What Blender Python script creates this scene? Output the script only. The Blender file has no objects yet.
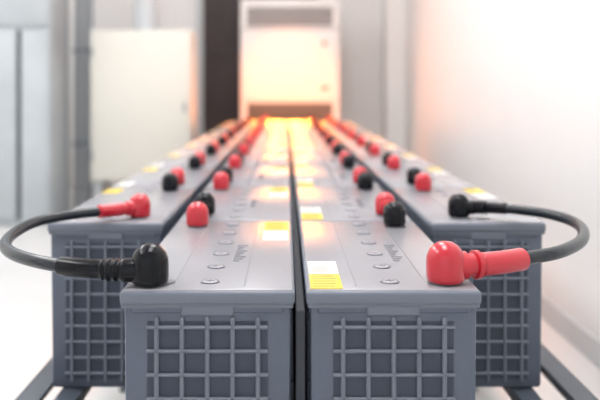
import bpy, bmesh, math, random
from mathutils import Vector, Matrix
random.seed(4)
S = bpy.context.scene
S.view_settings.view_transform = 'Standard'

# ---------------------------------------------------------------- materials
def mat(name, col, rough=0.5, metal=0.0, noise=0.0, nscale=8, bump=0.0, bscale=200, emis=None, estr=0, coat=0.0, spec=0.5):
    m = bpy.data.materials.new(name); m.use_nodes = True
    nt = m.node_tree; b = nt.nodes['Principled BSDF']
    b.inputs['Base Color'].default_value = (*col, 1)
    b.inputs['Roughness'].default_value = rough
    b.inputs['Metallic'].default_value = metal
    b.inputs['Specular IOR Level'].default_value = spec
    b.inputs['Coat Weight'].default_value = coat
    b.inputs['Coat Roughness'].default_value = 0.10
    tc = nt.nodes.new('ShaderNodeTexCoord')
    if noise > 0:
        n = nt.nodes.new('ShaderNodeTexNoise'); n.inputs['Scale'].default_value = nscale
        n.inputs['Detail'].default_value = 5
        r = nt.nodes.new('ShaderNodeValToRGB')
        r.color_ramp.elements[0].position = 0.3; r.color_ramp.elements[1].position = 0.7
        r.color_ramp.elements[0].color = (*[c*(1-noise) for c in col], 1)
        r.color_ramp.elements[1].color = (*[min(1, c*(1+noise)) for c in col], 1)
        nt.links.new(tc.outputs['Object'], n.inputs['Vector'])
        nt.links.new(n.outputs['Fac'], r.inputs['Fac'])
        nt.links.new(r.outputs['Color'], b.inputs['Base Color'])
    if bump > 0:
        n2 = nt.nodes.new('ShaderNodeTexNoise'); n2.inputs['Scale'].default_value = bscale
        bp = nt.nodes.new('ShaderNodeBump'); bp.inputs['Strength'].default_value = bump
        bp.inputs['Distance'].default_value = 0.001
        nt.links.new(tc.outputs['Object'], n2.inputs['Vector'])
        nt.links.new(n2.outputs['Fac'], bp.inputs['Height'])
        nt.links.new(bp.outputs['Normal'], b.inputs['Normal'])
    if emis:
        b.inputs['Emission Color'].default_value = (*emis, 1)
        b.inputs['Emission Strength'].default_value = estr
    return m

M_BODY = mat('battery_case_plastic', (0.112, 0.133, 0.176), 0.45, noise=0.06, nscale=12, bump=0.25, bscale=600)
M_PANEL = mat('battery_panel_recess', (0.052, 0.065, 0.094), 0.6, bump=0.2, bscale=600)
M_LID = mat('battery_lid_plastic', (0.31, 0.308, 0.332), 0.24, noise=0.04, nscale=9, bump=0.08, bscale=400)
M_RIM = mat('battery_rim_plastic', (0.170, 0.192, 0.236), 0.36, bump=0.15, bscale=500)
M_VENT = mat('vent_plug_plastic', (0.34, 0.335, 0.365), 0.35)
M_VENTD = mat('vent_groove', (0.17, 0.17, 0.20), 0.5)
M_YEL = mat('label_yellow', (0.76, 0.56, 0.06), 0.45, noise=0.05, nscale=60)
M_WHT = mat('label_white', (0.70, 0.70, 0.68), 0.45)
M_INK = mat('label_ink', (0.26, 0.22, 0.12), 0.6)
M_RED = mat('red_rubber', (0.56, 0.009, 0.025), 0.28, bump=0.06, bscale=150, coat=0.6)
M_BLK = mat('black_rubber', (0.006, 0.0065, 0.009), 0.20, bump=0.05, bscale=150, spec=0.24)
M_CAB = mat('cable_sheath', (0.018, 0.023, 0.029), 0.26, bump=0.08, bscale=300, spec=0.4)
M_STEEL = mat('rack_steel_paint', (0.075, 0.09, 0.115), 0.4, noise=0.1, nscale=20)
M_WALL = mat('wall_paint_white', (0.84, 0.84, 0.83), 0.75, noise=0.015, nscale=2, bump=0.1, bscale=90)
M_CEIL = mat('ceiling_paint', (0.85, 0.85, 0.85), 0.8, noise=0.01)
M_FLOOR = mat('floor_epoxy', (0.62, 0.615, 0.61), 0.3, noise=0.04, nscale=3)
M_TRIM = mat('trim_paint', (0.56, 0.59, 0.61), 0.5, noise=0.02)
M_BEIGE = mat('enclosure_paint', (0.72, 0.71, 0.64), 0.5, noise=0.015, nscale=3)
M_GREY = mat('grey_cabinet_paint', (0.43, 0.47, 0.49), 0.45, noise=0.14, nscale=2.5)
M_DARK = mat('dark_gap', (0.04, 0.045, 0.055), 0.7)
M_PIPE = mat('galvanised_conduit', (0.24, 0.27, 0.30), 0.4, metal=0.3)
M_ACP = mat('ac_panel', (0.78, 0.78, 0.77), 0.45, noise=0.01)
M_ACG = mat('ac_grille', (0.20, 0.19, 0.185), 0.5)
M_ACD = mat('ac_grille_dark', (0.12, 0.11, 0.105), 0.6)
M_DOOR = mat('door_brown', (0.042, 0.028, 0.028), 0.5, noise=0.15, nscale=6)
M_LAMP = mat('lamp_diffuser', (0.9, 0.9, 0.9), 0.5, emis=(0.99, 0.99, 1.0), estr=12.5)

# ---------------------------------------------------------------- helpers
class B:
    """collects parts into one mesh"""
    def __init__(s): s.bm = bmesh.new(); s.mats = []
    def mi(s, m):
        if m not in s.mats: s.mats.append(m)
        return s.mats.index(m)
    def merge(s, t, m, M=None):
        i = s.mi(m)
        for f in t.faces: f.material_index = i
        if M is not None: bmesh.ops.transform(t, matrix=M, verts=t.verts)
        me = bpy.data.meshes.new('tmp'); t.to_mesh(me); t.free()
        s.bm.from_mesh(me); bpy.data.meshes.remove(me)
    def box(s, x0, x1, y0, y1, z0, z1, m, bev=0.0, seg=2, taper=1.0):
        t = bmesh.new(); bmesh.ops.create_cube(t, size=1)
        for v in t.verts:
            k = taper if v.co.z < 0 else 1.0
            v.co = Vector(((x0+x1)/2+v.co.x*(x1-x0)*k, (y0+y1)/2+v.co.y*(y1-y0)*k, (z0+z1)/2+v.co.z*(z1-z0)))
        if bev > 0:
            bmesh.ops.bevel(t, geom=t.edges[:], offset=bev, segments=seg, profile=0.5, affect='EDGES')
        s.merge(t, m)
    def lathe(s, prof, m, M=None, n=24, center=(0, 0, 0)):
        t = bmesh.new(); rings = []
        for z, r in prof:
            if r < 1e-6: rings.append([t.verts.new((0, 0, z))])
            else: rings.append([t.verts.new((r*math.cos(2*math.pi*i/n), r*math.sin(2*math.pi*i/n), z)) for i in range(n)])
        for a, b in zip(rings[:-1], rings[1:]):
            for i in range(n):
                j = (i+1) % n
                if len(a) == 1 and len(b) == 1: continue
                if len(a) == 1: t.faces.new((a[0], b[i], b[j]))
                elif len(b) == 1: t.faces.new((a[i], a[j], b[0]))
                else: t.faces.new((a[i], a[j], b[j], b[i]))
        bmesh.ops.recalc_face_normals(t, faces=t.faces)
        MM = Matrix.Translation(center)
        if M is not None: MM = MM @ M
        s.merge(t, m, MM)
    def tube(s, pts, rfun, mfun, n=16, step=0.003):
        P = [Vector(p) for p in pts]
        P = [P[0]*2-P[1]] + P + [P[-1]*2-P[-2]]
        out = []
        for k in range(1, len(P)-2):
            seg = max(2, int((P[k+1]-P[k]).length/step))
            for i in range(seg):
                u = i/seg
                a, b, c, d = P[k-1], P[k], P[k+1], P[k+2]
                out.append(0.5*((2*b)+(c-a)*u+(2*a-5*b+4*c-d)*u*u+(3*b-a-3*c+d)*u**3))
        out.append(P[-2])
        L = [0]
        for a, b in zip(out[:-1], out[1:]): L.append(L[-1]+(b-a).length)
        tot = L[-1]
        t = bmesh.new(); rings = []; up = Vector((0, 0, 1))
        for i, p in enumerate(out):
            tg = (out[min(i+1, len(out)-1)]-out[max(i-1, 0)]).normalized()
            sx = tg.cross(up).normalized(); sz = sx.cross(tg).normalized()
            r = rfun(L[i], tot)
            rings.append([t.verts.new(p+sx*r*math.cos(2*math.pi*k/n)+sz*r*math.sin(2*math.pi*k/n)) for k in range(n)])
        for i in range(len(rings)-1):
            mi = s.mi(mfun((L[i]+L[i+1])/2, tot))
            for k in range(n):
                j = (k+1) % n
                f = t.faces.new((rings[i][k], rings[i][j], rings[i+1][j], rings[i+1][k])); f.material_index = mi
        t.faces.new(rings[0][::-1]); t.faces.new(rings[-1])
        bmesh.ops.recalc_face_normals(t, faces=t.faces)
        me = bpy.data.meshes.new('tmp'); t.to_mesh(me); t.free()
        s.bm.from_mesh(me); bpy.data.meshes.remove(me)
    def mesh(s, name, smooth=True, ang=35):
        me = bpy.data.meshes.new(name); s.bm.to_mesh(me); s.bm.free()
        for m in s.mats: me.materials.append(m)
        if smooth:
            me.polygons.foreach_set('use_smooth', [True]*len(me.polygons))
            me.set_sharp_from_angle(angle=math.radians(ang))
        me.update(); return me

def obj(name, me, loc=(0, 0, 0), rot=0, parent=None):
    o = bpy.data.objects.new(name, me); S.collection.objects.link(o)
    o.location = loc; o.rotation_euler = (0, 0, rot)
    if parent: o.parent = parent
    return o

# ---------------------------------------------------------------- layout (metres)
CAMZ = 0.73
W, L, PITCH = 0.173, 0.404, 0.4125
TOP = CAMZ-0.1966
HB = 0.25
BOT = TOP-HB

# ---------------------------------------------------------------- battery
def battery_mesh(tx, lab):
    b = B()
    H = HB
    b.box(-W/2+0.0035, W/2-0.0035, 0.0045, L-0.0045, 0, H-0.017, M_BODY, 0.005, 2, taper=0.982)
    b.box(-W/2+0.0015, W/2-0.0015, 0.002, L-0.002, H-0.019, H-0.013, M_RIM, 0.0015, 2)
    b.box(-W/2, W/2, 0, L, H-0.0155, H-0.0016, M_RIM, 0.0035, 3)
    b.box(-W/2+0.002, W/2-0.002, 0.002, L-0.002, H-0.006, H, M_LID, 0.0025, 3)
    for sgn, yf in ((-1, 0.0045), (1, L-0.0045)):
        def bx(x0, x1, d, z0, z1, m, bev=0.0012):
            y0, y1 = (yf-d, yf+0.006) if sgn < 0 else (yf-0.006, yf+d)
            b.box(x0, x1, y0, y1, z0, z1, m, bev, 1)
        bx(-0.026, 0.026, 0.003, H-0.026, H-0.016, M_RIM)
        bx(-0.075, 0.075, 0.0014, H-0.024, H-0.016, M_BODY)
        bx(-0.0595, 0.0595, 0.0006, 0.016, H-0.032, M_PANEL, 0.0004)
        for i in range(5):
            x = -0.050+i*0.025
            bx(x-0.0023, x+0.0023, 0.0044, 0.012, H-0.0275, M_RIM)
        z = H-0.0375
        while z > 0.02:
            e = 0.0605
            bx(-e, e, 0.0044, z-0.0018, z+0.0018, M_RIM)
            z -= 0.0235
    for sx in (-1, 1):
        for i in range(14):
            y = 0.03+i*(L-0.06)/13
            xa = sx*(W/2-0.0045)
            b.box(min(xa, xa+sx*0.003), max(xa, xa+sx*0.003), y-0.0022, y+0.0022, 0.012, H-0.03, M_BODY, 0.0008, 1)
        for zz in (0.03, 0.09, 0.15, 0.21):
            xa = sx*(W/2-0.0045)
            b.box(min(xa, xa+sx*0.003), max(xa, xa+sx*0.003), 0.02, L-0.02, zz-0.002, zz+0.002, M_BODY, 0.0008, 1)
    for i in range(6):
        c = (0, 0.032+i*0.068, H)
        b.lathe([(-0.001, 0.0098), (0.0009, 0.0098), (0.0012, 0.0092), (0.0012, 0.0084), (0.0003, 0.0080)], M_VENTD, center=c, n=24)
        b.lathe([(-0.001, 0.0078), (0.0010, 0.0078), (0.0014, 0.0072), (0.0014, 0.0), ], M_VENT, center=c, n=24)
        b.box(-0.0045, 0.0045, c[1]-0.0008, c[1]+0.0008, H+0.001, H+0.0018, M_VENTD)
        b.box(-0.0008, 0.0008, c[1]-0.0045, c[1]+0.0045, H+0.001, H+0.0018, M_VENTD)
    for xx in (-0.036, 0.036):
        b.box(xx-0.0006, xx+0.0006, 0.014, L-0.014, H-0.001, H+0.0005, M_LID)
    # small moulded type marks beside the vents
    for k in range(9):
        yy = 0.13+k*0.011
        b.box(0.017, 0.017+0.007+0.003*(k % 3), yy-0.0012, yy+0.0012, H-0.0005, H+0.0006, M_VENTD)
    for ty in (0.030, L-0.044):
        b.lathe([(-0.001, 0.014), (0.0012, 0.014), (0.0012, 0)], M_VENTD, center=(tx, ty, H), n=20)
    for (x0, x1, y0, y1, m) in lab:
        b.box(x0, x1, y0, y1, H-0.0005, H+0.0007, m)
        nl = 5
        for k in range(nl):
            yy = y0+(k+0.8)*(y1-y0)/(nl+0.6)
            xe = x1-0.003-random.random()*0.010
            b.box(x0+0.003, xe, yy-0.0010, yy+0.0010, H+0.0005, H+0.0009, M_INK)
    return b.mesh('battery_mesh')

mIL = battery_mesh(-0.050, [(0.047, 0.080, 0.325, 0.390, M_YEL), (0.047, 0.080, 0.250, 0.322, M_WHT)])
mIR = battery_mesh(0.053, [(-0.082, -0.050, 0.004, 0.062, M_YEL), (-0.082, -0.050, 0.065, 0.125, M_WHT)])
mOL = battery_mesh(0.043, [(-0.082, -0.052, 0.325, 0.390, M_YEL), (-0.082, -0.052, 0.02, 0.09, M_WHT)])
mOR = battery_mesh(-0.034, [(0.050, 0.082, 0.325, 0.390, M_YEL), (0.050, 0.082, 0.250, 0.322, M_WHT)])

XIL, XIR = -0.0777, 0.1064
XOL, XOR = -0.2690, 0.3010
YI, YO = 0.767, 1.160
rows = [(XIL, YI, 10, mIL, -0.050), (XIR, YI, 10, mIR, 0.050),
        (XOL, YO, 9, mOL, 0.043), (XOR, YO, 9, mOR, -0.034)]
for X, Y, n, me, tx in rows:
    for i in range(n):
        obj('battery', me, (X, Y+i*PITCH, BOT))
# added dark board standing in for shade in the slot between centre rows
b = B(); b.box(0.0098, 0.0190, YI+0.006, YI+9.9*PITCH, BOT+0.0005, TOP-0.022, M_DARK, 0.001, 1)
obj('gap_shade_board', b.mesh('gap_shade_board_mesh', smooth=False))

# ---------------------------------------------------------------- boots & jumpers
BP = [(0, 0.0165), (0.001, 0.0178), (0.005, 0.0186), (0.018, 0.0186), (0.024, 0.0180), (0.030, 0.0158), (0.0345, 0.0120), (0.0375, 0.0070), (0.0385, 0.0)]
def boot(b, c, m, sc=1.0):
    b.lathe([(z*sc, r*sc) for z, r in BP], m, center=c, n=32)

def jumper_mesh(mA, mB):
    b = B(); D = 0.1055
    boot(b, (0, 0, 0), mA, 0.87); boot(b, (0, D, 0), mB, 0.87)
    def rf(s, t):
        return 0.0110 if (s < 0.031 or s > t-0.031) else 0.0075
    def mf(s, t):
        return mA if s < 0.032 else (mB if s > t-0.032 else M_CAB)
    b.tube([(0, 0, 0.0125), (0, D*0.3, 0.0125), (0, D*0.7, 0.0125), (0, D, 0.0125)], rf, mf, n=16, step=0.002)
    return b.mesh('jumper_mesh', ang=50)
J_RB = jumper_mesh(M_RED, M_BLK)
J_BR = jumper_mesh(M_BLK, M_RED)
def single(m):
    b = B(); boot(b, (0, 0, 0), m, 0.87); return b.mesh('terminal_boot_mesh', ang=50)
ZB = TOP+0.0022
for X, Y, n, me, tx in rows:
    rb = X in (XIL, XOR)
    for i in range(n-1):
        obj('jumper_cable', J_RB if rb else J_BR, (X+tx, Y+i*PITCH+L-0.046, ZB))
    obj('terminal_boot', single(M_RED if rb else M_BLK), (X+tx, Y+(n-1)*PITCH+L-0.046, ZB))

ZC = CAMZ-0.180
def corr(s, a, base, amp, pitch=0.006):
    return base+amp*(0.5+0.5*math.cos((s-a)/pitch*2*math.pi))
def loop_left():
    b = B()
    A = (-0.1375, YI+0.021, ZB); E = (-0.226, YO+0.045, ZB)
    boot(b, A, M_BLK, 1.02); boot(b, E, M_RED, 0.90)
    zc = ZC-0.001
    pts = [(A[0], A[1], zc), (-0.165, 0.784, zc), (-0.217, 0.797, zc), (-0.262, 0.823, zc), (-0.304, 0.868, zc-0.001), (-0.332, 0.923, zc-0.002),
           (-0.347, 0.992, zc-0.002), (-0.344, 1.062, zc), (-0.320, 1.112, zc+0.001), (-0.282, 1.150, zc+0.001), (E[0], E[1], ZB+0.0135)]
    def rf(s, t):
        e = t-s
        if s < 0.026: return 0.0120
        if s < 0.048: return corr(s, 0.026, 0.0090, 0.0030, 0.0075)
        if s < 0.098: return 0.0098
        if e < 0.024: return 0.0110
        if e < 0.032: return 0.0085
        if e < 0.072: return 0.0100
        return 0.0070
    def mf(s, t):
        return M_BLK if s < 0.099 else (M_RED if t-s < 0.073 else M_CAB)
    b.tube(pts, rf, mf, n=24, step=0.0012)
    return b.mesh('battery_cable_mesh', ang=60)
def loop_right():
    b = B()
    A = (0.1625, YI+0.028, ZB); E = (0.267, YO+0.045, ZB)
    boot(b, A, M_RED, 1.05); boot(b, E, M_BLK, 0.90)
    zs = TOP+0.0172
    pts = [(A[0], A[1], zs), (0.190, 0.800, zs), (0.224, 0.812, zs), (0.2615, 0.835, zs), (0.307, 0.870, ZC), (0.3540, 0.936, ZC-0.001),
           (0.381, 1.003, ZC+0.001), (0.388, 1.064, ZC+0.002), (0.375, 1.112, ZC+0.003), (0.349, 1.147, ZC+0.003), (0.312, 1.180, ZC+0.002), (E[0], E[1], ZB+0.0135)]
    def rf(s, t):
        e = t-s
        if s < 0.022: return 0.0145
        if s < 0.031: return 0.0115
        if s < 0.036: return 0.0148
        if s < 0.040: return 0.0100
        if s < 0.094: return 0.0120
        if e < 0.024: return 0.0110
        if e < 0.042: return corr(e, 0.024, 0.0085, 0.003, 0.006)
        if e < 0.075: return 0.0088
        return 0.0072
    def mf(s, t):
        return M_RED if s < 0.095 else (M_BLK if t-s < 0.076 else M_CAB)
    b.tube(pts, rf, mf, n=24, step=0.0012)
    return b.mesh('battery_cable_mesh', ang=60)
obj('battery_cable', loop_left()); obj('battery_cable', loop_right())

# ---------------------------------------------------------------- rack
b = B()
xl, xr = -0.392, 0.452
y0, y1 = 0.72, 4.98
RT = BOT-0.0005
for x, s in ((xl, 1), (xr, -1)):
    b.box(min(x, x+s*0.004), max(x, x+s*0.004), y0, y1, RT-0.050, RT, M_STEEL, 0.001, 1)
    b.box(min(x, x+s*0.036), max(x, x+s*0.036), y0, y1, RT-0.006, RT, M_STEEL, 0.001, 1)
for x in (-0.32, -0.20, -0.14, -0.02, 0.05, 0.17, 0.235, 0.355):
    b.box(x-0.016, x+0.016, y0+0.004, y1-0.004, RT-0.020, RT, M_STEEL, 0.001, 1)
for y in (0.722, 1.13, 1.95, 2.8, 3.6, 4.3, 4.94):
    b.box(xl+0.004, xr-0.004, y, y+0.035, RT-0.055, RT-0.020, M_STEEL, 0.001, 1)
for y in (0.74, 1.9, 3.3, 4.90):
    for x in (xl+0.004, xr-0.044):
        b.box(x, x+0.04, y, y+0.04, 0.006, RT-0.044, M_STEEL, 0.002, 1)
        b.box(x-0.015, x+0.055, y-0.015, y+0.055, 0.0, 0.008, M_STEEL, 0.001, 1)
obj('battery_rack', b.mesh('battery_rack_mesh', smooth=False))

# ---------------------------------------------------------------- room shell
XR, XL, YB, YF, ZT = 0.83, -3.0, 5.7, -2.2, 2.6
def shell(name, *a, m=M_WALL):
    b = B(); b.box(*a, m); return obj(name, b.mesh(name, smooth=False))
shell('floor', XL, XR, YF, YB, -0.1, 0.0, m=M_FLOOR)
shell('ceiling', XL, XR, YF, YB, ZT, ZT+0.1, m=M_CEIL)
shell('wall_right', XR, XR+0.1, YF, YB+0.1, 0, ZT)
shell('wall_left', XL-0.1, XL, YF, YB+0.1, 0, ZT)
shell('wall_back', XL, XR, YB, YB+0.1, 0, ZT)
dx0, dx1, dz = -0.60, 0.22, 2.05
yd = YB-0.045
b = B()
b.box(dx0, dx1, yd, YB-0.001, 0.001, dz, M_DOOR, 0.002, 1)
for z0, z1 in ((0.15, 0.95), (1.08, 1.9)):
    b.box(dx0+0.13, dx1-0.13, yd-0.008, yd+0.002, z0, z1, M_DOOR, 0.004, 1)
b.box(dx0+0.055, dx0+0.075, yd-0.04, yd+0.002, 0.98, 1.0, M_PIPE, 0.002, 1)
b.box(dx0+0.055, dx0+0.12, yd-0.046, yd-0.034, 0.98, 1.0, M_DOOR, 0.003, 1)
obj('door_1', b.mesh('door_1', smooth=False))
b = B()
b.box(dx0-0.046, dx0-0.001, YB-0.06, YB-0.001, 0.001, dz+0.045, M_TRIM, 0.002, 1)
b.box(dx1+0.001, dx1+0.046, YB-0.06, YB-0.001, 0.001, dz+0.045, M_TRIM, 0.002, 1)
b.box(dx0-0.001, dx1+0.001, YB-0.06, YB-0.001, dz+0.001, dz+0.045, M_TRIM, 0.002, 1)
obj('trim_1', b.mesh('trim_1', smooth=False))
b = B(); b.box(XR-0.010, XR, YF, YB-0.25, 0, 0.07, M_TRIM, 0.002, 1); obj('baseboard_right', b.mesh('baseboard_right', smooth=False))
b = B(); b.box(0.70, XR, YB-0.25, YB, 0, ZT, M_WALL); obj('wall_pilaster', b.mesh('wall_pilaster', smooth=False))

def panel(name, x, y, w, l, m):
    b = B()
    b.box(x-w/2, x+w/2, y-l/2, y+l/2, ZT-0.05, ZT, M_ACP, 0.003, 1)
    b.box(x-w/2+0.02, x+w/2-0.02, y-l/2+0.02, y+l/2-0.02, ZT-0.056, ZT-0.048, m)
    return obj(name, b.mesh(name, smooth=False))
for x, y in ((0.0, 0.9), (0.0, 2.6), (-1.9, 0.9), (-1.9, 2.6), (-1.9, 4.2)):
    panel('ceiling_light_panel', x, y, 0.6, 1.2, M_LAMP)
panel('ceiling_light_panel', 0.0, 4.0, 0.25, 0.5, M_LAMP)  # small extra panel added to brighten the far end

# added warm spots on made-up fixtures, giving the far end its orange glow
def spot(loc, tgt, e, ang, col=(1, 0.33, 0.05)):
    b = B()
    d = (Vector(tgt)-Vector(loc)).normalized()
    R = d.to_track_quat('-Z', 'Y').to_matrix().to_4x4()
    b.lathe([(0.0, 0.0), (0.0, 0.03), (-0.02, 0.045), (-0.11, 0.05), (-0.11, 0.044), (-0.04, 0.03), (-0.04, 0)], M_ACP, M=R, n=28)
    b.box(-0.008, 0.008, -0.008, 0.008, -0.02, ZT-loc[2], M_ACP)
    o = obj('added_glow_spot', b.mesh('added_glow_spot_mesh'), loc)
    ld = bpy.data.lights.new('added_spot_light', 'SPOT'); ld.energy = e; ld.color = col
    ld.spot_size = math.radians(ang); ld.spot_blend = 1.0; ld.shadow_soft_size = 0.04
    lo = bpy.data.objects.new('added_spot_light', ld); S.collection.objects.link(lo); lo.parent = o
    lo.location = d*0.115; lo.rotation_euler = d.to_track_quat('-Z', 'Y').to_euler()
spot((0.02, 3.55, 2.45), (0.02, 5.1, 0.50), 560, 28, (1, 0.25, 0.02))
spot((0.02, 4.95, 2.45), (0.02, 4.35, 0.53), 1000, 34, (1, 0.26, 0.02))
spot((0.02, 4.45, 2.45), (0.02, 3.1, 0.53), 700, 36, (1, 0.26, 0.02))

# ---------------------------------------------------------------- AC unit
b = B()
ax0, ax1, ay = -0.300, 0.352, 5.12
b.box(ax0, ax1, ay, ay+0.36, 0.0, 1.33, M_ACP, 0.012, 3)
b.box(ax0+0.045, ax1-0.045, ay-0.004, ay+0.02, 1.150, 1.275, M_ACG, 0.003, 1)
for i in range(7):
    z = 1.162+i*0.0165
    b.box(ax0+0.052, ax1-0.052, ay-0.010, ay-0.002, z, z+0.0035, M_ACP, 0.001, 1)
b.box(ax0+0.01, ax1-0.01, ay-0.002, ay+0.01, 1.128, 1.136, M_ACG)
b.box(ax0+0.01, ax1-0.01, ay-0.002, ay+0.01, 0.660, 0.664, M_ACG)
b.box(ax0+0.045, ax1-0.045, ay-0.004, ay+0.02, 0.12, 0.645, M_ACD, 0.003, 1)
for i in range(22):
    z = 0.132+i*0.0232
    b.box(ax0+0.052, ax1-0.052, ay-0.010, ay-0.002, z, z+0.007, M_ACG, 0.001, 1)
b.box(ax1-0.115, ax1-0.085, ay-0.004, ay+0.01, 1.02, 1.05, M_ACG, 0.002, 1)
b.box(ax1-0.125, ax1-0.075, ay-0.004, ay+0.01, 0.73, 0.755, M_ACG, 0.002, 1)
b.box(-0.20, 0.24, ay-0.012, ay-0.002, 0.556, 0.584, M_ACD, 0.002, 1)   # made-up housing for the added warm strip light
ac = obj('air_conditioner', b.mesh('air_conditioner_mesh'))
ld = bpy.data.lights.new('added_strip_light', 'AREA'); ld.shape = 'RECTANGLE'; ld.size = 0.42; ld.size_y = 0.02  # added warm strip throwing orange streaks along the lids; not an AC part
ld.energy = 6.5; ld.color = (1, 0.27, 0.03)
lo = bpy.data.objects.new('added_strip_light', ld); S.collection.objects.link(lo); lo.parent = ac
lo.location = (0.02, ay-0.014, 0.570)
lo.rotation_euler = Vector((0, -1, 0)).to_track_quat('-Z', 'Z').to_euler()

# ---------------------------------------------------------------- beige electrical enclosure
b = B()
ex0, ex1, ey = -1.13, -0.545, 4.5
b.box(ex0, ex1, ey, ey+0.25, 0.20, 1.075, M_BEIGE, 0.006, 2)
b.box(ex0+0.012, ex1-0.012, ey-0.014, ey+0.004, 0.215, 1.06, M_BEIGE, 0.004, 2)
b.box(ex1-0.045, ex1-0.03, ey-0.022, ey-0.012, 0.60, 0.66, M_PIPE, 0.002, 1)
for z in (0.32, 0.92): b.box(ex0+0.004, ex0+0.016, ey-0.02, ey-0.010, z, z+0.06, M_PIPE, 0.002, 1)
for x in (ex0+0.02, ex1-0.06): b.box(x, x+0.04, ey+0.03, ey+0.22, 0, 0.205, M_TRIM, 0.002, 1)
b.lathe([(1.06, 0.07), (ZT, 0.07)], M_TRIM, center=(-0.83, ey+0.12, 0), n=24)
obj('electrical_enclosure', b.mesh('electrical_enclosure_mesh'))

b = B()
for x, r in ((-1.232, 0.017), (-1.187, 0.017), (-1.152, 0.010)):
    b.lathe([(0, r), (ZT, r)], M_PIPE, center=(x, 4.62, 0), n=16)
for z in (0.4, 0.95, 1.5, 2.1): b.box(-1.26, -1.138, 4.596, 4.645, z, z+0.025, M_PIPE, 0.002, 1)
obj('conduit_pipes', b.mesh('conduit_pipes_mesh'))

b = B()
cx0, cx1, cy = -2.35, -1.262, 4.2
b.box(cx0, cx1, cy, cy+0.35, 0.0, 2.1, M_GREY, 0.006, 2)
b.box(cx0+0.01, -1.448, cy-0.016, cy+0.003, 0.03, 1.055, M_GREY, 0.004, 2)
b.box(-1.422, cx1-0.01, cy-0.016, cy+0.003, 0.03, 1.055, M_GREY, 0.004, 2)
b.box(-1.448, -1.422, cy-0.003, cy+0.003, 0.03, 1.055, M_DARK)
b.box(cx0+0.01, cx1-0.01, cy-0.016, cy+0.003, 1.075, 2.08, M_GREY, 0.004, 2)
obj('metal_cabinet', b.mesh('metal_cabinet_mesh'))

# ---------------------------------------------------------------- world, camera
w = bpy.data.worlds.new('World'); S.world = w; w.use_nodes = True
bg = w.node_tree.nodes['Background']; bg.inputs[0].default_value = (0.96, 0.98, 1.0, 1); bg.inputs[1].default_value = 1.15

cd = bpy.data.cameras.new('camera'); cam = bpy.data.objects.new('camera', cd); S.collection.objects.link(cam)
cam.location = (0, 0, CAMZ); cam.rotation_euler = (math.radians(90), 0, 0)
cd.sensor_width = 36; cd.lens = 780/600*36
cd.shift_x = 14/600; cd.shift_y = -110/600
cd.clip_start = 0.02
cd.dof.use_dof = True; cd.dof.focus_distance = 0.83; cd.dof.aperture_fstop = 4.0
S.camera = cam
